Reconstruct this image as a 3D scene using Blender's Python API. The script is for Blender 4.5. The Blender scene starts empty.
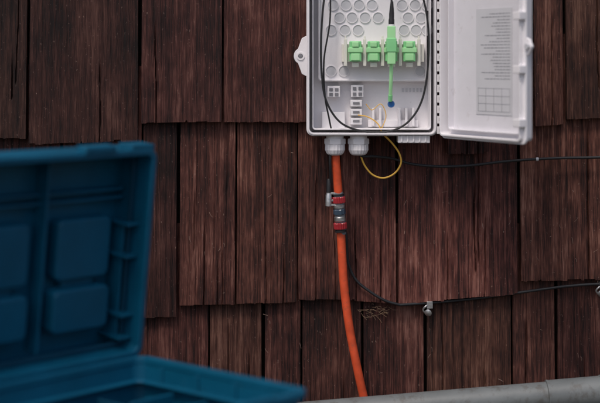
import bpy, bmesh, math, random
from mathutils import Vector, Matrix, Euler
R = random.Random(7)
scene = bpy.context.scene
COL = scene.collection
CAM_Z = 0.62; CAM_D = 2.4

# survey grid: 600 units = 1 m on the wall face; v counts downwards from eye level + 60
def S(u, v, y=0.0):
    k = (CAM_D + y) / CAM_D
    return Vector(((u-300)/600*k, y, CAM_Z - (v-60)/600*k))

# ------------------------------------------------------------ materials
def mat(name, col, rough=0.5, var=0.08, vscale=30, bump=0.0, bscale=200, metal=0.0, spec=0.5, dirt=None):
    m = bpy.data.materials.new(name); m.use_nodes = True
    nt = m.node_tree; b = nt.nodes["Principled BSDF"]
    tc = nt.nodes.new("ShaderNodeTexCoord")
    n = nt.nodes.new("ShaderNodeTexNoise"); n.inputs["Scale"].default_value = vscale; n.inputs["Detail"].default_value = 3
    nt.links.new(tc.outputs["Object"], n.inputs["Vector"])
    r = nt.nodes.new("ShaderNodeValToRGB")
    r.color_ramp.elements[0].position = 0.3; r.color_ramp.elements[1].position = 0.7
    r.color_ramp.elements[0].color = (*[c*(1-var) for c in col], 1)
    r.color_ramp.elements[1].color = (*[min(1, c*(1+var)) for c in col], 1)
    nt.links.new(n.outputs["Fac"], r.inputs["Fac"])
    last = r.outputs["Color"]
    if dirt:
        dn_ = nt.nodes.new("ShaderNodeTexNoise"); dn_.inputs["Scale"].default_value = dirt[1]; dn_.inputs["Detail"].default_value = 4; dn_.inputs["Roughness"].default_value=.7
        nt.links.new(tc.outputs["Object"], dn_.inputs["Vector"])
        dr_ = nt.nodes.new("ShaderNodeMapRange"); dr_.inputs["From Min"].default_value=dirt[2]; dr_.inputs["From Max"].default_value=dirt[2]+.12; dr_.inputs["To Max"].default_value=dirt[3]
        nt.links.new(dn_.outputs["Fac"], dr_.inputs["Value"])
        mx_ = nt.nodes.new("ShaderNodeMix"); mx_.data_type='RGBA'; mx_.inputs[7].default_value=(*dirt[0],1)
        nt.links.new(dr_.outputs["Result"], mx_.inputs[0]); nt.links.new(last, mx_.inputs[6]); last = mx_.outputs[2]
    nt.links.new(last, b.inputs["Base Color"])
    mr = nt.nodes.new("ShaderNodeMapRange")
    mr.inputs["To Min"].default_value = max(0, rough-0.08); mr.inputs["To Max"].default_value = min(1, rough+0.1)
    nt.links.new(n.outputs["Fac"], mr.inputs["Value"]); nt.links.new(mr.outputs["Result"], b.inputs["Roughness"])
    b.inputs["Metallic"].default_value = metal
    b.inputs["Specular IOR Level"].default_value = spec
    if bump:
        n2 = nt.nodes.new("ShaderNodeTexNoise"); n2.inputs["Scale"].default_value = bscale; n2.inputs["Detail"].default_value = 2
        nt.links.new(tc.outputs["Object"], n2.inputs["Vector"])
        bp = nt.nodes.new("ShaderNodeBump"); bp.inputs["Strength"].default_value = bump; bp.inputs["Distance"].default_value = 0.001
        nt.links.new(n2.outputs["Fac"], bp.inputs["Height"]); nt.links.new(bp.outputs["Normal"], b.inputs["Normal"])
    return m

M_white = mat("white_abs", (0.81,0.79,0.815), 0.45, 0.025, 40, 0.12, 500, dirt=((0.42,0.38,0.36),70,.64,.4))
M_door = mat("door_abs", (0.72,0.705,0.745), 0.5, 0.03, 30, 0.12, 500, dirt=((0.42,0.38,0.38),50,.60,.35))
M_grey_abs = mat("grey_abs", (0.56,0.56,0.59), 0.5, 0.05)
M_ivory = mat("ivory_plastic", (0.74,0.73,0.66), 0.45, 0.04)
M_green = mat("green_plastic", (0.24,0.64,0.28), 0.4, 0.06)
M_green_l = mat("green_light_plastic", (0.38,0.76,0.37), 0.4, 0.06)
M_black = mat("black_rubber", (0.012,0.012,0.014), 0.5, 0.2)
M_yellow = mat("yellow_jacket", (0.80,0.47,0.08), 0.5, 0.06)
M_orange = mat("orange_hdpe", (0.66,0.084,0.026), 0.5, 0.16, 60, 0.25, 150, dirt=((0.30,0.09,0.05),90,.57,.5))
M_red = mat("red_plastic", (0.34,0.022,0.03), 0.35, 0.15)
M_blue2 = mat("blue_ring", (0.05,0.08,0.12), 0.3, 0.2)
M_steel = mat("galvanised_steel", (0.5,0.5,0.5), 0.38, 0.15, 200, 0.3, 300, metal=0.9)
M_pipe = mat("grey_pipe", (0.145,0.16,0.163), 0.5, 0.12, 25, 0.3, 120, dirt=((0.08,0.07,0.06),45,.52,.55))
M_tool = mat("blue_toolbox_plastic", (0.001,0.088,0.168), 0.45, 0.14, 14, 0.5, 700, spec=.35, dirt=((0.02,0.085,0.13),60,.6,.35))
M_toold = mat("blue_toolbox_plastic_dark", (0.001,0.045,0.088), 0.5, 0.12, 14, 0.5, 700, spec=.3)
M_paper = mat("paper_label", (0.60,0.60,0.63), 0.6, 0.03)
M_ink = mat("ink", (0.30,0.30,0.33), 0.6, 0.1)
M_mark = mat("printed_mark", (0.2,0.2,0.22), 0.6, 0.1)
M_twig = mat("dry_needles", (0.16,0.10,0.06), 0.8, 0.3)
M_splint = mat("pale_splinters", (0.30,0.20,0.16), 0.8, 0.3)

def wood_mat():
    m = bpy.data.materials.new("stained_cedar_shingle"); m.use_nodes = True
    nt = m.node_tree; L = nt.links; N = nt.nodes.new; b = nt.nodes["Principled BSDF"]
    tc = N("ShaderNodeTexCoord"); at = N("ShaderNodeAttribute"); at.attribute_name = "tint"
    sep = N("ShaderNodeSeparateColor"); L.new(at.outputs["Color"], sep.inputs["Color"])
    off = N("ShaderNodeCombineXYZ")
    mu = N("ShaderNodeMath"); mu.operation='MULTIPLY'; mu.inputs[1].default_value = 31.0
    L.new(sep.outputs["Red"], mu.inputs[0]); L.new(mu.outputs[0], off.inputs["Y"])
    add = N("ShaderNodeVectorMath"); add.operation='ADD'
    L.new(tc.outputs["Object"], add.inputs[0]); L.new(off.outputs[0], add.inputs[1])
    def noise(sx, sz, detail=4, rough=0.6, dist=0.0):
        mp = N("ShaderNodeMapping"); mp.inputs["Scale"].default_value = (sx, 3.0, sz)
        L.new(add.outputs[0], mp.inputs["Vector"])
        n = N("ShaderNodeTexNoise"); n.inputs["Scale"].default_value = 1; n.inputs["Detail"].default_value = detail
        n.inputs["Roughness"].default_value = rough; n.inputs["Distortion"].default_value = dist
        L.new(mp.outputs[0], n.inputs["Vector"]); return n.outputs["Fac"]
    def math_(op,a,b_,c=None):
        n=N("ShaderNodeMath"); n.operation=op
        for i,v in enumerate((a,b_,c)):
            if v is None: continue
            if isinstance(v,(int,float)): n.inputs[i].default_value=v
            else: L.new(v,n.inputs[i])
        return n.outputs[0]
    grain = noise(165, 4.0, 4, 0.72, 0.35)
    fine = noise(800, 34, 2, 0.6)
    blot = noise(18, 7.5, 4, 0.68)
    speck = noise(330, 190, 2, 0.7)
    g = math_('MULTIPLY_ADD',fine,0.42,math_('MULTIPLY',grain,0.58))
    f = math_('MULTIPLY_ADD',blot,0.60,math_('SUBTRACT',g,0.30))
    f = math_('MULTIPLY_ADD',math_('SUBTRACT',f,0.5),1.5,0.5)
    ramp = N("ShaderNodeValToRGB"); cr = ramp.color_ramp
    cr.elements[0].position=0.28; cr.elements[0].color=(0.013,0.0050,0.0042,1)
    cr.elements[1].position=0.80; cr.elements[1].color=(0.270,0.128,0.095,1)
    e = cr.elements.new(0.42); e.color=(0.048,0.0160,0.0118,1)
    e = cr.elements.new(0.58); e.color=(0.112,0.0400,0.0285,1)
    L.new(f, ramp.inputs["Fac"])
    hsv = N("ShaderNodeHueSaturation"); L.new(ramp.outputs["Color"], hsv.inputs["Color"])
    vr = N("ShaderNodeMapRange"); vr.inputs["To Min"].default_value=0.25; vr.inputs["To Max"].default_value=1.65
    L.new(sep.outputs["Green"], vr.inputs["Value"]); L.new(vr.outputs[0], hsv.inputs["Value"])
    hr = N("ShaderNodeMapRange"); hr.inputs["To Min"].default_value=0.490; hr.inputs["To Max"].default_value=0.508
    L.new(sep.outputs["Red"], hr.inputs["Value"]); L.new(hr.outputs[0], hsv.inputs["Hue"])
    sr = N("ShaderNodeMapRange"); sr.inputs["From Min"].default_value=.67; sr.inputs["From Max"].default_value=.76
    sr.inputs["To Max"].default_value=.6
    L.new(speck, sr.inputs["Value"])
    mixd = N("ShaderNodeMix"); mixd.data_type='RGBA'
    L.new(hsv.outputs["Color"], mixd.inputs[6]); mixd.inputs[7].default_value=(0.30,0.20,0.165,1)
    L.new(sr.outputs[0], mixd.inputs[0])
    L.new(mixd.outputs[2], b.inputs["Base Color"])
    b.inputs["Roughness"].default_value=0.7; b.inputs["Specular IOR Level"].default_value=0.3
    bp = N("ShaderNodeBump"); bp.inputs["Strength"].default_value=1.0; bp.inputs["Distance"].default_value=0.004
    L.new(g, bp.inputs["Height"]); L.new(bp.outputs["Normal"], b.inputs["Normal"])
    return m
M_wood = wood_mat()

# ------------------------------------------------------------ mesh helpers
def finish(name, bm, material, parent=None, smooth=False, bevel=0, seg=2, loc=None):
    bmesh.ops.recalc_face_normals(bm, faces=bm.faces)
    me = bpy.data.meshes.new(name); bm.to_mesh(me); bm.free()
    ob = bpy.data.objects.new(name, me); COL.objects.link(ob)
    me.materials.append(material)
    if bevel:
        md = ob.modifiers.new("bevel", 'BEVEL'); md.width = bevel; md.segments = seg; md.limit_method='ANGLE'; md.angle_limit=math.radians(40)
    if smooth or bevel:
        for p in me.polygons: p.use_smooth = True
        md = ob.modifiers.new("wn", 'WEIGHTED_NORMAL') if bevel else None
        try: me.set_sharp_from_angle(angle=math.radians(60 if bevel else 40))
        except Exception: pass
    if parent: ob.parent = parent
    if loc is not None: ob.location = loc
    return ob

def empty(name, loc=(0,0,0), parent=None, rot=(0,0,0)):
    e = bpy.data.objects.new(name, None); COL.objects.link(e); e.empty_display_size=0.05
    e.location = loc; e.rotation_euler = rot
    if parent: e.parent = parent
    return e

def box(name, x0,x1,y0,y1,z0,z1, m, parent=None, bevel=0.0008):
    bm = bmesh.new()
    vs=[bm.verts.new((x,y,z)) for x in (x0,x1) for y in (y0,y1) for z in (z0,z1)]
    for f in ((0,1,3,2),(4,6,7,5),(0,4,5,1),(2,3,7,6),(0,2,6,4),(1,5,7,3)): bm.faces.new([vs[i] for i in f])
    return finish(name, bm, m, parent, bevel=bevel)

def rrect(a0,a1,b0,b1,r,n=6):
    pts=[]
    for cx,cy,s in ((a1-r,b1-r,0),(a0+r,b1-r,90),(a0+r,b0+r,180),(a1-r,b0+r,270)):
        for i in range(n+1):
            t=math.radians(s+90*i/n); pts.append((cx+r*math.cos(t), cy+r*math.sin(t)))
    return pts
def ax(p, h, axis):
    return (p[0],h,p[1]) if axis=='y' else (p[0],p[1],h)
def prism(name, pts, h0,h1, m, parent=None, axis='y', bevel=0.0):
    bm=bmesh.new()
    a=[bm.verts.new(ax(p,h0,axis)) for p in pts]; c=[bm.verts.new(ax(p,h1,axis)) for p in pts]
    n=len(pts); bm.faces.new(a); bm.faces.new(c)
    for i in range(n): bm.faces.new((a[i],a[(i+1)%n],c[(i+1)%n],c[i]))
    return finish(name,bm,m,parent,smooth=True,bevel=bevel)
def ring(name, po, pi, h0,h1, m, parent=None, axis='y', bevel=0.0006):
    bm=bmesh.new(); n=len(po)
    A=[bm.verts.new(ax(p,h0,axis)) for p in po]; B=[bm.verts.new(ax(p,h1,axis)) for p in po]
    C=[bm.verts.new(ax(p,h0,axis)) for p in pi]; D=[bm.verts.new(ax(p,h1,axis)) for p in pi]
    for i in range(n):
        j=(i+1)%n
        for q in ((A[i],A[j],B[j],B[i]),(C[i],C[j],D[j],D[i]),(A[i],A[j],C[j],C[i]),(B[i],B[j],D[j],D[i])): bm.faces.new(q)
    return finish(name,bm,m,parent,smooth=True,bevel=bevel)
def circ(cx,cy,r,n=28): return [(cx+r*math.cos(2*math.pi*i/n), cy+r*math.sin(2*math.pi*i/n)) for i in range(n)]

def lathe(name, prof, m, parent=None, n=24, origin=(0,0,0), direction=(0,0,1), smooth=True, knurl=0):
    bm=bmesh.new(); rows=[]
    for r,h in prof:
        row=[]
        for i in range(n):
            t=2*math.pi*i/n; rr=r*(1-knurl*(i%2))
            row.append(bm.verts.new((rr*math.cos(t), rr*math.sin(t), h)))
        rows.append(row)
    for a,b in zip(rows,rows[1:]):
        for i in range(n): bm.faces.new((a[i],a[(i+1)%n],b[(i+1)%n],b[i]))
    bm.faces.new(rows[0]); bm.faces.new(rows[-1])
    q = Vector((0,0,1)).rotation_difference(Vector(direction).normalized())
    bm.transform(Matrix.Translation(Vector(origin)) @ q.to_matrix().to_4x4())
    return finish(name,bm,m,parent,smooth=smooth)

def catmull(pts, k=10):
    P=[Vector(p) for p in pts]; P=[2*P[0]-P[1]]+P+[2*P[-1]-P[-2]]; out=[]
    for i in range(1,len(P)-2):
        for j in range(k):
            t=j/k; a,b,c,d=P[i-1:i+3]
            out.append(0.5*((2*b)+(c-a)*t+(2*a-5*b+4*c-d)*t*t+(3*b-a-3*c+d)*t**3))
    out.append(P[-2]); return out
def tube(name, pts, r, m, parent=None, k=10, n=14):
    path=catmull(pts,k); bm=bmesh.new(); rows=[]; up=Vector((0,1,0.01)).normalized(); prev=None
    for i,p in enumerate(path):
        t=(path[min(i+1,len(path)-1)]-path[max(i-1,0)]).normalized()
        if prev is None:
            s=t.cross(up); s=s if s.length>1e-3 else t.cross(Vector((1,0,0))); s.normalize()
        else:
            s=(prev-t*prev.dot(t)).normalized()
        prev=s; w=t.cross(s)
        rows.append([bm.verts.new(p+r*(math.cos(2*math.pi*j/n)*s+math.sin(2*math.pi*j/n)*w)) for j in range(n)])
    for a,b in zip(rows,rows[1:]):
        for j in range(n): bm.faces.new((a[j],a[(j+1)%n],b[(j+1)%n],b[j]))
    bm.faces.new(rows[0]); bm.faces.new(rows[-1])
    return finish(name,bm,m,parent,smooth=True)

# ------------------------------------------------------------ shingle wall
V=[];F=[];T=[]
def shingle(x0,x1,zb0,zb1,fine,groove,val,L=0.41,yoff=0.0):
    step = 0.0011 if fine else 0.006
    n=max(4,int((x1-x0)/step)); m=44 if fine else 6
    rnd=R.random()
    prof=[0.0]*(n+1); x=0
    while x<=n:
        w=max(1,int(R.choice((R.uniform(0.0024,0.005),R.uniform(0.004,0.012)))/step)); cur=R.uniform(-1,1); deep=R.random()<0.3
        for k in range(w):
            if x+k<=n:
                s=math.sin(math.pi*(k+0.5)/w); prof[x+k]=cur*0.6+ (s*0.6 if not deep else -1.2*s)
        x+=w
    amp=0.0008*groove
    warp=R.uniform(-0.005,0.005); ph=R.uniform(0,6); cup=R.uniform(-0.003,0.003)
    cracks=[]
    if fine:
        for _ in range(R.choice((0,1,2,2,4))):
            c0=R.uniform(.06,.94)*n; h0=R.choice((-0.01,-0.01,R.uniform(0,.2))); h1=h0+R.uniform(.05,.26)
            cracks.append((c0,h0,h1,R.uniform(-16,16),R.uniform(.002,.006),R.uniform(.6,1.0)))
    jit=[0]*(n+1); j=0
    for i in range(n+1):
        if R.random()<0.10: j=R.uniform(-0.0008,0.0008)*(1.5 if groove>0.6 else 1)
        if R.random()<0.014: j=R.uniform(0.001,0.0035)
        jit[i]=j
    base=len(V)
    def fy(i,h):
        u=i/n; sh=int(2.0*math.sin(h*9+ph)/ (1 if fine else 4)); ii=min(n,max(0,i+sh))
        d=0
        for (c0,h0,h1,wd,dep,cw) in cracks:
            if h0<h<h1:
                tp=min(1,(h1-h)/.04)
                if abs(i-(c0+wd*(h-h0)+0.6*math.sin(h*40)))<cw: d=max(d,dep*tp)
        return -0.008+0.05*h+yoff + warp*(u-0.5)*2*max(0,(1-h/0.3)) + cup*(4*(u-0.5)**2-0.5)*max(0,1-h/0.3) - amp*prof[ii] + d
    sl=R.uniform(-0.0015,0.0015)
    for k in range(m+1):
        f=(k/m)**1.2; h=f*L
        for i in range(n+1):
            u=i/n; xx=x0+(x1-x0)*u + (sl*(h/L) if i in (0,n) else 0)
            zb=zb0+(zb1-zb0)*u
            V.append((xx, fy(i,h), zb+h+(jit[i]*(1-f) if k<3 else 0)))
    for k in range(m):
        for i in range(n):
            a=base+k*(n+1)+i; F.append((a,a+1,a+n+2,a+n+1))
    b2=len(V)
    for i in range(n+1):
        x,y,z=V[base+i]; V.append((x, 0.0095+yoff*0.3, z+0.001))
    for i in range(n): F.append((base+i, b2+i, b2+i+1, base+i+1))
    for col,flip in ((0,0),(n,1)):
        b3=len(V)
        for k in range(m+1):
            x,y,z=V[base+k*(n+1)+col]; V.append((x, y+0.0175*(1-0.6*k/m), z))
        for k in range(m):
            a=base+k*(n+1)+col; c=base+(k+1)*(n+1)+col
            F.append((a,c,b3+k+1,b3+k) if not flip else (a,b3+k,b3+k+1,c))
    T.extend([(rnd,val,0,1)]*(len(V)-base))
ux=lambda u:(u-300)/600
vz=lambda v:CAM_Z-(v-60)/600
rowsdef = {
 'A': [(-75,27,137,138,.2,.04),(30,138,144,141,.35,.10),(141.5,222,123,121,.5,.22),(224,308,122,122,.3,.3),(310.5,398,126,126,.5,.4),(400,445,128,128,.5,.5),  # low values at far left put corner shade into the shingle colour
       (447,488,154,153,.3,.55),(490.5,532,124,124,.5,.42),(534,563,126,125,.6,.36),(566,662,119,117,.25,.2)],
 'B': [(-110,-22,306,306,.6,.5),(-20,60,310,310,.6,.5),(62,141,312,312,.6,.5),(143,176.5,317,316,.9,.12),(179,235,305,304,1,.44),(236.2,296.5,303,302,1.0,.54),(298.5,341,299,299,1.1,.5),(341.4,396,299,303,1.1,.6),
       (398,517,304,293,1.2,.6),(520,655,281,277,.9,.62)],
 'C': [(-90,10,470,470,.7,.4),(12,120,470,470,.7,.4),(122,208,470,470,.8,.34),(210,262,470,470,.8,.26),(264,300,470,470,.9,.36),(302,361,470,470,.9,.3),(363.5,424,470,470,1,.38),(426.5,511,470,470,1,.33),(513,555,470,470,1,.42),(557.5,640,470,470,1,.33)],
}
for key in ('A','B','C'):
    for (u0,u1,v0,v1,g,val) in rowsdef[key]:
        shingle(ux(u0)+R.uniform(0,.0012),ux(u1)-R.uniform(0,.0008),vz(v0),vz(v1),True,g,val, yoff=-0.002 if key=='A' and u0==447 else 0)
def filler(vb, xa, xb):
    x=xa
    while x<xb-0.03:
        w=min(R.uniform(0.07,0.2), xb-x)
        shingle(x,x+w-0.003,vz(vb+R.uniform(-5,5)),vz(vb+R.uniform(-5,5)),False,R.uniform(.3,1),R.uniform(.2,.6))
        x+=w
for key,vb in (('A',128),('B',299),('C',470)):
    filler(vb,-3.2,ux(rowsdef[key][0][0])-0.003); filler(vb,ux(rowsdef[key][-1][1])+0.003,3.2)
for r in range(1,12): filler(128-171*r,-3.2,3.2)
me=bpy.data.meshes.new("shingle_wall"); me.from_pydata(V,[],F); me.update()
ca=me.color_attributes.new("tint",'FLOAT_COLOR','POINT')
flat=[c for t in T for c in t]; ca.data.foreach_set("color",flat)
me.materials.append(M_wood)
wall=bpy.data.objects.new("shingle_wall",me); COL.objects.link(wall)
box("sheathing",-3.2,3.2,0.05,0.2,0.0,3.6,mat("sheathing_board",(0.03,0.02,0.016),0.9,0.2),wall,bevel=0)
# raised pale splinters and lint on the shingle faces
for i in range(55):
    u=R.choice((R.uniform(180,300),R.uniform(400,600),R.uniform(300,600))); v=R.choice((R.uniform(150,295),R.uniform(190,270),R.uniform(310,385)))
    a=S(u,v,-.006); an=R.choice((R.gauss(-1.5,.15),R.gauss(-1.5,.7))); l=R.uniform(.002,.011)
    b=a+Vector((l*math.cos(an),R.uniform(-.002,.001),l*math.sin(an)))
    tube("splinter",[a,(a+b)/2+Vector((R.uniform(-.001,.001),-.0008,0)),b],R.uniform(.00018,.00038),M_splint,wall,3,5)

# ------------------------------------------------------------ ground
def ground():
    bm=bmesh.new(); n=120
    bmesh.ops.create_grid(bm,x_segments=n,y_segments=n,size=40)
    from mathutils import noise as mn
    for v in bm.verts:
        d=abs(v.co.x)+abs(v.co.y)
        v.co.z = -0.006+ (0.12*mn.noise(v.co*0.2) if d>6 else 0)
    m=bpy.data.materials.new("gravel_soil"); m.use_nodes=True; nt=m.node_tree; b=nt.nodes["Principled BSDF"]
    tc=nt.nodes.new("ShaderNodeTexCoord"); vo=nt.nodes.new("ShaderNodeTexVoronoi"); vo.inputs["Scale"].default_value=60
    no=nt.nodes.new("ShaderNodeTexNoise"); no.inputs["Scale"].default_value=3; no.inputs["Detail"].default_value=5
    nt.links.new(tc.outputs["Object"],vo.inputs["Vector"]); nt.links.new(tc.outputs["Object"],no.inputs["Vector"])
    r=nt.nodes.new("ShaderNodeValToRGB"); r.color_ramp.elements[0].color=(0.05,0.045,0.035,1); r.color_ramp.elements[1].color=(0.15,0.135,0.11,1)
    r.color_ramp.elements[0].position=.35; r.color_ramp.elements[1].position=.7
    nt.links.new(no.outputs["Fac"],r.inputs["Fac"]); nt.links.new(r.outputs["Color"],b.inputs["Base Color"]); b.inputs["Roughness"].default_value=.9
    bp=nt.nodes.new("ShaderNodeBump"); bp.inputs["Distance"].default_value=.01; nt.links.new(vo.outputs["Distance"],bp.inputs["Height"]); nt.links.new(bp.outputs["Normal"],b.inputs["Normal"])
    return finish("ground",bm,m)
ground()

# ------------------------------------------------------------ fibre box
fb=empty("fiber_distribution_box",(0,0,0))
X0,X1,Z0,Z1=0.0125,0.2205,0.499,0.805
YB,YF=-0.012,-0.072
outer=rrect(X0,X1,Z0,Z1,0.010); inner=rrect(X0+.0028,X1-.0028,Z0+.0028,Z1-.0028,0.0075)
prism("back_plate",rrect(X0+.0005,X1-.0005,Z0+.0005,Z1-.0005,.0095),YB,YB-0.003,M_white,fb)
ring("housing_wall",outer,inner,YB-0.0005,YF,M_white,fb)
ring("seal_lip",rrect(X0+.0075,X1-.0075,Z0+.0075,Z1-.0075,.005),rrect(X0+.0095,X1-.0095,Z0+.0095,Z1-.0095,.004),YB-0.003,YF+0.012,M_white,fb)
ring("rim_flange",rrect(X0-.002,X1+.002,Z0-.002,Z1+.002,.011),outer,YF+0.010,YF+0.006,M_white,fb)
def ear(name,uc,vc,sgn,y,par,m=M_white,w=15,h=44):
    c=S(uc,vc,y); k=1/600
    pts=[(c.x+sgn*w*k,c.z+h/2*k),(c.x+sgn*w*.45*k,c.z+h*.40*k)]
    for i in range(9):
        pts.append((c.x+sgn*5*k - sgn*6.2*k*math.sin(math.radians(20+i*17.5)), c.z+7.5*k*math.cos(math.radians(20+i*17.5))))
    pts+=[(c.x+sgn*w*.45*k,c.z-h*.40*k),(c.x+sgn*w*k,c.z-h/2*k)]
    o=prism(name,pts,y,y+0.004,m,par,bevel=0.0008)
    ring(name+"_boss",circ(c.x+sgn*5.5*k,c.z,4.0*k),circ(c.x+sgn*5.5*k,c.z,2.4*k),y-0.0015,y,m,par,bevel=0)
    lathe(name+"_screw",[(0.0001,0),(2.3*k,0),(2.1*k,.0012),(0.0001,.0016)],M_mark,par,16,(c.x+sgn*5.5*k,y-0.0002,c.z),(0,-1,0))
    return o
ear("mounting_ear",295,56,1,-0.036,fb)
YI=-0.034
ix0,ix1=X0+.017,X1-.012
prism("inner_tray",rrect(ix0,ix1,S(0,82,YI).z,Z1-.02,.006),YB-0.003,YI,M_white,fb,bevel=0.001)
ring("inner_tray_edge",rrect(ix0+.001,ix1-.001,S(0,81,YI).z,Z1-.021,.006),rrect(ix0+.003,ix1-.003,S(0,79.5,YI).z,Z1-.023,.005),YI,YI-0.006,M_white,fb)
wells=[]
for row,(v,us) in enumerate([(-22,(330,344,358,372,400,414,426)),(-8,(337,351,365,379,407,421)),(5,(333,346,359,372,402,415,427)),(17.5,(339.5,352,365,378,408,421)),(30,(331,345,358,404,416,427)),(71,(331,344,420)),]):
    for u in us: wells.append((u,v))
bm=bmesh.new()
for (u,v) in wells:
    c=S(u,v,YI); n=24; r=5.6/600; r2=4.9/600
    rr=[[bm.verts.new((c.x+q*math.cos(2*math.pi*i/n),y,c.z+q*math.sin(2*math.pi*i/n))) for i in range(n)] for q,y in ((r,YI),(r,YI-.0018),(r2,YI-.0018),(r2,YI-.0004))]
    for a,b in zip(rr,rr[1:]):
        for i in range(n): bm.faces.new((a[i],a[(i+1)%n],b[(i+1)%n],b[i]))
finish("moulded_wells",bm,M_white,fb,smooth=True)
for i,(u,v) in enumerate(wells):
    c=S(u,v,YI); prism("well_floor",circ(c.x,c.z,4.85/600),YI-.0002,YI-.0008,M_grey_abs,fb)
def sb(name,u0,u1,v0,v1,y0,y1,m,bevel=0.0006,par=None):
    a=S(u0,v1,y0); b=S(u1,v0,y0); return box(name,a.x,b.x,min(y0,y1),max(y0,y1),a.z,b.z,m,par or fb,bevel)
sb("adapter_rail",342,424,44,62,-0.052,-0.030,M_ivory)
for u in (345.5,364.8,382.6,400.4,419):
    sb("rail_fin",u-1.6,u+1.6,39,66,-0.058,-0.052,M_ivory)
    sb("rail_clip",u-0.8,u+0.8,36,40,-0.055,-0.048,M_ivory)
for i,u in enumerate((355.5,373.7,391.5,409.5)):
    sb("adapter_body",u-6.0,u+6.0,41,61.5,-0.064,-0.052,M_green,.0014)
    sb("adapter_flange",u-7.4,u+7.4,47.5,52.5,-0.066,-0.063,M_green_l,.001)
    sb("adapter_key",u-3.4,u+3.4,41.8,47,-0.0672,-0.064,M_green_l,.001)
    sb("adapter_port",u-4.4,u+4.4,53.5,60.5,-0.0655,-0.0638,M_green_l,.001)
    sb("dust_cap_tab",u-3.4,u+3.4,62.5,67,-0.058,-0.050,M_ivory)
sb("connector_body",387.6,395.6,26,64,-0.080,-0.0665,M_green_l,0.001)
sb("connector_housing",386.6,396.6,38,52,-0.081,-0.068,M_green,0.0012)
c0=S(391.4,26,-0.073)
lathe("connector_boot",[(.0030,0),(.0048,.001),(.0048,.010),(.0042,.012),(.0042,.020),(.0028,.034),(.0022,.040)],M_black,fb,20,c0,(0.02,0,1))
lathe("connector_collar",[(.0001,0),(.0053,0),(.0053,.006),(.0001,.006)],M_white,fb,20,S(391.4,28,-0.073),(0,0,1))
tube("pigtail_boot",[S(391.5,63,-.070),S(391,80,-.066),S(390.3,98,-.058)],0.0030,M_green_l,fb)
tube("pigtail_sleeve",[S(390.4,95,-.060),S(390.2,101,-.057)],0.0036,M_green,fb)
lathe("blue_cap",[(.0001,0),(.0056,0),(.0060,.004),(.0050,.007),(.0001,.0072)],mat("blue_cap",(0.02,0.13,0.4),0.35),fb,20,S(391,104,-.048),(0,-1,0))
loop=[S(387,-40,-.060),S(391,-15,-.070),S(391.6,4,-.073)]
tube("connector_cord",loop,.0016,M_black,fb)
tube("fibre_loop",[S(340,-45,-.060),S(326,-10,-.064),S(321.5,30,-.066),S(321.5,70,-.066),S(326,100,-.066),S(340,122,-.066),S(362,131,-.066),S(388,131.5,-.066),S(408,122,-.066),S(422,100,-.066),S(428,65,-.066),S(428,25,-.066),S(421,-8,-.064),S(405,-35,-.062)],.0017,M_black,fb,12)
tube("fibre_loop_inner",[S(333,138,-.050),S(329,118,-.056),S(325,96,-.060),S(324,60,-.060),S(330,20,-.058),S(330,-20,-.05)],.0014,M_black,fb)
def clampblock(u,v,w,h):
    sb("cable_clamp",u,u+w,v,v+h,-0.036,-0.015,M_white)
    for k in range(2):
        for j in range(2):
            sb("clamp_slot",u+1.8+k*w*.45,u+1.8+k*w*.45+w*.28,v+2+j*h*.45,v+2+j*h*.45+h*.26,-0.0372,-0.036,M_mark,0.0)
clampblock(327.5,86,12.5,11); clampblock(351,85,12.5,12)
for j in range(3): 
    sb("splice_holder",350.5,362,100+j*9,106.5+j*9,-0.040,-0.015,M_white)
    sb("splice_holder_slot",353,359.5,102+j*9,104.2+j*9,-0.0412,-0.040,M_mark,0)
for u in (372,379,398,405,412): sb("cable_comb",u,u+2.6,108,126,-0.034,-0.015,M_white)
sb("cable_comb_base",368,418,120,127,-0.026,-0.015,M_white)
sb("gland_wall_pocket",322,345,112,129,-0.030,-0.015,M_white)
for k in range(6):
    sb("moulded_number",402+k*3.6,404+k*3.6,88,92,-0.0163,-0.015,M_grey_abs,0)
tube("yellow_pigtail",[S(383,136,-.050),S(378,124,-.050),S(368,117,-.048),S(358,115,-.046)],.0010,M_yellow,fb)
tube("yellow_pigtail_thin",[S(381,130,-.050),S(386,116,-.05),S(381,104,-.05),S(372,110,-.05),S(366,104,-.05)],.0007,M_yellow,fb)
for k in range(-10,12):
    v=k*10.4+12
    if v>132 or v<-48: continue
    a=S(436.7,v+7.4,-.066); b=S(446.8,v,-.066)
    ring("hinge_leaf",[(a.x,a.z),(b.x,a.z),(b.x,b.z),(a.x,b.z)],[(a.x+.0035,a.z+.0032),(b.x-.0032,a.z+.0032),(b.x-.0032,b.z-.0032),(a.x+.0035,b.z-.0032)],-.062,-.070,M_white,fb,bevel=.0004)
hx=S(448.5,0,-.068).x
lathe("hinge_pin",[(.0001,0),(.0030,0),(.0030,.298),(.0001,.298)],M_white,fb,14,(hx,-.068,Z0+.003))
sb("bottom_skirt",398,430,134,143,-.066,-.030,M_white,.001)
for k in range(5): sb("skirt_rib",401+k*6,402.4+k*6,135.5,142,-.068,-.066,M_white,0.0003)
def gland(name,u,v,y,s=1.0):
    c=S(u,v,y); k=s/600
    g=empty(name,c,fb)
    lathe("thread_collar",[(8.5*k,0.004),(8.5*k,-3*k),(.0001,-3*k)],M_white,g,24)
    lathe("hex_body",[(.0001,-2.5*k),(10*k,-2.5*k),(10.4*k,-3.5*k),(10.4*k,-7.5*k),(9.6*k,-8.3*k),(.0001,-8.3*k)],M_white,g,6,direction=(0,0,1),smooth=False)
    lathe("sealing_nut",[(.0001,-8.2*k),(9.6*k,-8.2*k),(9.8*k,-13.5*k),(8.2*k,-17*k),(6.3*k,-18.6*k),(.0001,-18.6*k)],M_white,g,36,knurl=.05,smooth=False)
    return g
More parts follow.
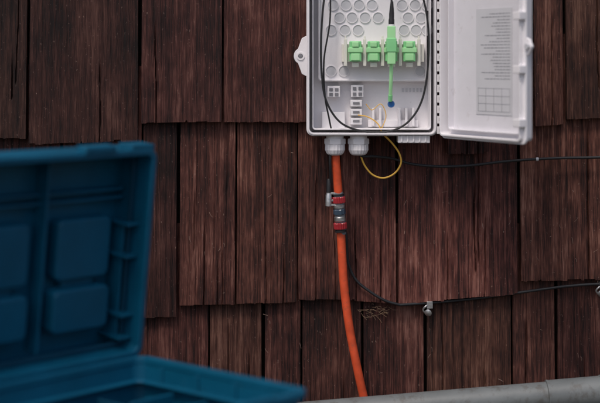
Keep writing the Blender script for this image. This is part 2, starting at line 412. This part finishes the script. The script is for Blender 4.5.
gland("cable_gland",335,136,-.045); gland("cable_gland_2",358.5,136,-.045)

# door
door=empty("door",(hx,-.068,0),fb,(0,0,math.radians(120)))
DW=.208
dz0,dz1=Z0-.001,Z1+.001
prism("door_panel",rrect(-DW,-.002,dz0,dz1,.007),-.003,0,M_door,door)
ring("door_wall",rrect(-DW,-.002,dz0,dz1,.007),rrect(-DW+.003,-.005,dz0+.003,dz1-.003,.005),-.0025,.020,M_white,door)
ring("door_gasket_groove",rrect(-DW+.010,-.012,dz0+.010,dz1-.010,.005),rrect(-DW+.012,-.014,dz0+.012,dz1-.012,.004),0,.010,M_door,door)
ring("door_outer_lip",rrect(-DW-.006,.0,dz0-.004,dz1+.004,.008),rrect(-DW+.0005,-.0025,dz0+.0005,dz1-.0005,.0065),.010,.014,M_white,door)
prism("paper_label",[(-.165,.535),(-.075,.535),(-.075,.70),(-.165,.70)],0.0004,.0008,M_paper,door)
for i in range(22):
    zz=.692-.0048*i
    xx=-.160
    end=-.16+R.uniform(.03,.075)
    while xx<end:
        w=R.uniform(.003,.010); box("label_text",xx,min(xx+w,end),.0009,.0011,zz-.0008,zz+.0004,M_ink,door,0); xx+=w+.0016
for i in range(4):
    box("label_table",-.16,-.08,.0009,.0011,.54+.012*i,.5404+.012*i,M_ink,door,0)
for i in range(5):
    box("label_table_v",-.16+i*.0198,-.1596+i*.0198,.0011,.0013,.54,.5767,M_ink,door,0)
for zz in (.52,.60,.68,.76):
    box("latch_catch",-DW-.006,-DW+.010,.012,.026,zz,zz+.012,M_white,door,.001)
o=prism("latch_ear",[(-DW-.002,.655),(-DW-.002,.625),(-DW-.012,.629),(-DW-.018,.640),(-DW-.012,.651)],.008,.013,M_white,door,bevel=.001)
lathe("latch_boss",[(.0001,0),(.0045,0),(.0045,.004),(.0001,.004)],M_grey_abs,door,18,(-DW-.0105,.013,.640),(0,1,0))

# ------------------------------------------------------------ orange conduit
oc=empty("orange_conduit",(0,0,0))
path=[(335,150,-.045),(336.5,170,-.042),(338.5,195,-.038),(340,215,-.036),(341.5,245,-.034),(344,285,-.032),(349,325,-.030),(356,362,-.028),(364,398,-.022),(376,440,-.02),(384,470,-.02)]
tube("conduit_tube",[S(*p) for p in path],.0070,M_orange,oc,12,20)
d=(S(341.5,238,-.034)-S(337.5,185,-.039)).normalized()
def cyl(name,v,h,r,m,kn=0,n=28):
    u=338.4+(v-195)*.06; c=S(u,v,-.0375)
    k=h/600; r*=.93
    return lathe(name,[(.0001,0),(r*.9,0),(r,k*.12),(r,k*.88),(r*.9,k),(.0001,k)],m,oc,n,c,d,knurl=kn,smooth=kn==0)
cyl("coupler_body",192,42,.0092,mat("clear_coupler",(0.2,0.21,0.23),.2))
cyl("coupler_cap",193.5,2,.0106,M_black)
cyl("lock_ring_upper",196.5,6.5,.0118,M_red,.10,36)
cyl("coupler_band",204.5,3.5,.0102,M_steel)
cyl("coupler_collar",209,5.5,.0106,M_blue2,.08,22)
cyl("coupler_band_low",216.5,4.5,.0100,M_steel)
cyl("lock_ring_lower",222.5,6.5,.0118,M_red,.10,36)
cyl("coupler_cap_low",230,2,.0104,M_black)
cl=S(328.5,206,-.040)
lathe("clamp_screw",[(.0001,0),(.0055,0),(.0055,.018),(.0045,.020),(.0045,.022),(.0001,.022)],M_steel,oc,12,cl,(0.03,0,1))
lathe("clamp_stud",[(.0001,0),(.0042,0),(.0042,.022),(.003,.025),(.0001,.025)],M_black,oc,14,S(328.8,194,-.040),(0.02,0,1))
for v in (193.5,200.5,205): sb("clamp_strap",328,337,v-1,v+1,-.043,-.037,M_steel,.0003,oc)

# ------------------------------------------------------------ cables
c1=empty("black_cable")
tube("jacket",[S(359,150,-.045),S(362,156,-.044),S(374,156.5,-.036),(S(392,158.5,-.022)),S(412,164,-.016),S(440,166.5,-.015),S(470,165.5,-.016),S(500,162,-.015),S(530,159.5,-.015),S(562,158,-.015),S(605,157,-.015),S(700,152,-.014),S(900,158,-.014),S(1400,150,-.014)],.0023,M_black,c1)
lathe("cable_tag",[(.0001,0),(.0031,0),(.0031,.004),(.0001,.004)],M_grey_abs,c1,14,S(536,159.2,-.015),(1,0,.02))
c2=empty("black_cable.001")
tube("jacket",[S(330,150,-.050),S(330.5,170,-.048),S(333,200,-.030),S(343,222,-.018),S(346.5,240,-.016),S(348,262,-.014),S(356,280,-.013),S(372,293,-.014),S(386,301,-.013),S(400,305,-.011)],.0024,M_black,c2)
tube("jacket_run",[S(400,305,-.011),S(440,302,-.002),S(480,298,-.0),S(520,292.5,-.004),S(545,289,-.006),S(570,286,-.006),S(604,284,-.006),S(700,283,-.006),S(1400,275,-.006)],.0024,M_black,c2)
yc=empty("yellow_fiber_cable")
tube("jacket",[S(383,134,-.050),S(392,143,-.048),S(399,153,-.044),S(401,163,-.040),S(395,173,-.036),S(384,178,-.034),S(373,175,-.036),S(365,166,-.040),S(361,156,-.044),S(360,150,-.045)],.0015,M_yellow,yc)

def clip(name,u,v,y=-.004):
    e=empty(name)
    c=S(u,v,y)
    box("bracket",c.x-.002,c.x+.008,y-.010,y+.006,c.z+.002,c.z+.014,M_steel,e,.0008)
    lathe("nail_head",[(.0001,0),(.0055,0),(.006,.002),(.003,.004),(.0001,.0044)],M_steel,e,18,(c.x+.0005,y-.010,c.z-.004),(-.3,-1,-.3))
    lathe("nail_shank",[(.0001,0),(.0022,0),(.0022,.02),(.0001,.02)],M_steel,e,10,(c.x+.0005,y-.008,c.z-.004),(.2,1,.3))
    tube("hook",[(c.x-.004,y-.006,c.z-.006),(c.x-.008,y-.008,c.z),(c.x-.004,y-.010,c.z+.006),(c.x+.002,y-.006,c.z+.008)],.0016,M_steel,e)
clip("cable_clip",427.5,309,.0); clip("cable_clip.001",600,290,.0)

dn=empty("dry_needles")
for i in range(26):
    a=S(374+R.gauss(0,8),311+R.gauss(0,2.5),-.004); an=R.uniform(-.9,.6); l=R.uniform(.006,.02)
    b=a+Vector((l*math.cos(an),R.uniform(-.005,.002),l*math.sin(an)))
    tube("needle",[a,(a+b)/2+Vector((0,0,R.uniform(-.002,.002))),b],R.uniform(.0003,.0006),M_twig,dn,4,6)

# ------------------------------------------------------------ grey pipe
gp=empty("drain_pipe")
def P(u,v): return S(u,v,-.075)
a=P(310,415.5); b=P(600,391.5); dr=(b-a).normalized()
lathe("pipe_barrel",[(.0225,0),(.0225,1.9)],M_pipe,gp,48,a-dr*.7,dr)
ch=P(548,395.8)
lathe("pipe_coupling",[(.0226,0),(.0248,.0005),(.0248,.085),(.0262,.0855),(.0262,.096),(.0226,.0965)],M_pipe,gp,48,ch,dr)
lathe("pipe_bead",[(.0226,0),(.0255,.0008),(.0255,.0035),(.0226,.0043)],M_pipe,gp,48,ch-dr*.002,dr)
for t in (-.5,.95):
    q=a+dr*t
    lathe("pipe_strap",[(.0227,0),(.0236,.0005),(.0236,.018),(.0227,.0185)],M_steel,gp,40,q,dr)
    box("strap_post",q.x-.006,q.x+.006,-.056,.004,q.z-.03,q.z-.012,M_steel,gp,.001)

# ------------------------------------------------------------ toolbox
tb=empty("toolbox",(-.222,-.40,.21),None,(0,0,math.radians(48)))
W=.50; DP=.308; HT=.204
def rr(e,r): return rrect(-W-e,0+e,-DP-e,0+e,r)
ring("tray_wall",rr(0,.020),rr(-.004,.016),-HT,-.001,M_tool,tb,'z')
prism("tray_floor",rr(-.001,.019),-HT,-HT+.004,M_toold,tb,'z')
ring("tray_rim",rr(.007,.022),rr(-.005,.014),-.010,0,M_tool,tb,'z',.0015)
ring("tray_rim_step",rr(.002,.021),rr(-.0035,.0155),-.030,-.024,M_tool,tb,'z',.001)
ring("tray_inner_ledge",rr(-.0042,.0158),rr(-.016,.010),-.034,-.030,M_tool,tb,'z',.0015)
def tbox(n,*a,m=M_tool,par=None,bev=.0025): return box(n,*a,m,par or tb,bev)
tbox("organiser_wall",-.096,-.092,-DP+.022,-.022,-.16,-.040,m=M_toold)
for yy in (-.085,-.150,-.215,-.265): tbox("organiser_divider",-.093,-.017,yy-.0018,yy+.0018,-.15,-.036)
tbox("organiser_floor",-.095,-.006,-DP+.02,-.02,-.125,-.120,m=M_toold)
for yy in (-.05,-.12,-.19,-.26): tbox("wall_rib",-.0075,-.0035,yy-.003,yy+.003,-.03,-.010,bev=.001)
for yy in (-.06,-.16,-.25): tbox("outer_rib",.0,.006,yy-.004,yy+.004,-HT+.01,-.011)
for xx in (-.10,-.40):
    tbox("front_latch",xx-.028,xx+.028,-DP-.016,-DP-.007,-.055,.006)
    tbox("latch_base",xx-.032,xx+.032,-DP-.010,-DP,-.07,-.012)
tube("carry_handle",[(-.33,-DP-.004,-.06),(-.325,-DP-.035,-.06),(-.29,-DP-.045,-.06),(-.21,-DP-.045,-.06),(-.175,-DP-.035,-.06),(-.17,-DP-.004,-.06)],.010,M_tool,tb)
for xx in (-.08,-.25,-.42):
    lathe("hinge_knuckle",[(.0001,0),(.007,0),(.007,.05),(.0001,.05)],M_tool,tb,18,(xx,.008,.0),(1,0,0))
lid=empty("lid",(0,0,.002),tb,(math.radians(6.5),0,0))
LH=.284; LD=.068
def lr(e,r): return rrect(-W-e,e,-e,LH+e,r)
ring("lid_wall",lr(0,.014),lr(-.004,.010),0.001,LD,M_tool,lid,'y')
prism("lid_panel",lr(-.0005,.0135),LD-.004,LD,M_tool,lid,'y')
ring("lid_rim",lr(.004,.015),lr(-.005,.009),0,.008,M_tool,lid,'y',.0015)
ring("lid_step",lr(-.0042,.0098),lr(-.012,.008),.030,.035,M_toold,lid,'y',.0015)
def pad(x0,x1,z0,z1,h=.022,r=.010):
    prism("lid_pad",rrect(x0,x1,z0,z1,r),LD-h,LD-.003,M_tool,lid,'y',bevel=.004)
for t in (.034,.172,.31,.41):
    w=.092 if t<.4 else .065
    pad(-t-w,-t,.106,.190,.028); pad(-t-w-.006,-t-.002,.036,.096,.036)
    prism("pad_link",rrect(-t-w*.8,-t-w*.2,.09,.115,.004),LD-.018,LD-.003,M_tool,lid,'y',bevel=.002)
for xx in (-.150,-.288,-.400): 
    tbox("lid_rib",xx-.002,xx+.002,LD-.030,LD-.003,.012,LH-.012,par=lid,bev=.001)
for zz in (.225,.213): tbox("lid_cross_rib",-W+.01,-.01,LD-.020,LD-.003,zz-.0018,zz+.0018,par=lid,bev=.001)
for zz in (.180,.135,.052,.020): tbox("wall_shelf",-.026,-.003,.016,LD-.004,zz-.0022,zz+.0022,par=lid,bev=.001)
tbox("wall_post",-.018,-.014,.034,LD-.004,.020,.180,par=lid,bev=.001)
for xx in (-.10,-.40):
    tbox("latch_catch",xx-.026,xx+.026,-.004,.016,LH+.003,LH+.012,par=lid,bev=.001)
tbox("corner_boss",-.042,-.002,.001,.030,LH+.001,LH+.010,par=lid,bev=.001)
tbox("corner_boss_l",-W+.002,-W+.04,.001,.030,LH+.001,LH+.010,par=lid,bev=.001)

# ------------------------------------------------------------ light
w=bpy.data.worlds.new("World"); scene.world=w; w.use_nodes=True
nt=w.node_tree; bg=nt.nodes["Background"]; sky=nt.nodes.new("ShaderNodeTexSky"); sky.sky_type='NISHITA'
EL=58; RZ=210
sky.sun_disc=False; sky.sun_elevation=math.radians(EL); sky.sun_rotation=math.radians(RZ); sky.dust_density=4; sky.air_density=1
nt.links.new(sky.outputs[0],bg.inputs["Color"]); bg.inputs["Strength"].default_value=0.125
sl=bpy.data.lights.new("sun",'SUN'); sl.energy=1.5; sl.angle=math.radians(11); sl.color=(1,.92,.86)
sl.energy=1.5
so=bpy.data.objects.new("sun",sl); COL.objects.link(so)
el=math.radians(EL); rz=math.radians(RZ)
dirv=Vector((math.sin(rz)*math.cos(el),math.cos(rz)*math.cos(el),math.sin(el)))
so.rotation_euler=dirv.to_track_quat('Z','Y').to_euler(); so.location=dirv*5

# ------------------------------------------------------------ camera
cd=bpy.data.cameras.new("camera"); cam=bpy.data.objects.new("camera",cd); COL.objects.link(cam)
cam.location=(0,-CAM_D,CAM_Z); cam.rotation_euler=(math.radians(90),0,0)
cd.sensor_width=36; cd.lens=36*CAM_D; cd.shift_y=-(201.5-60)/600; cd.clip_end=200; cd.clip_start=.05
cd.dof.use_dof=True; cd.dof.focus_distance=CAM_D-.02; cd.dof.aperture_fstop=2.1
scene.camera=cam
scene.view_settings.view_transform='Standard'; scene.view_settings.look='None'; scene.view_settings.exposure=0
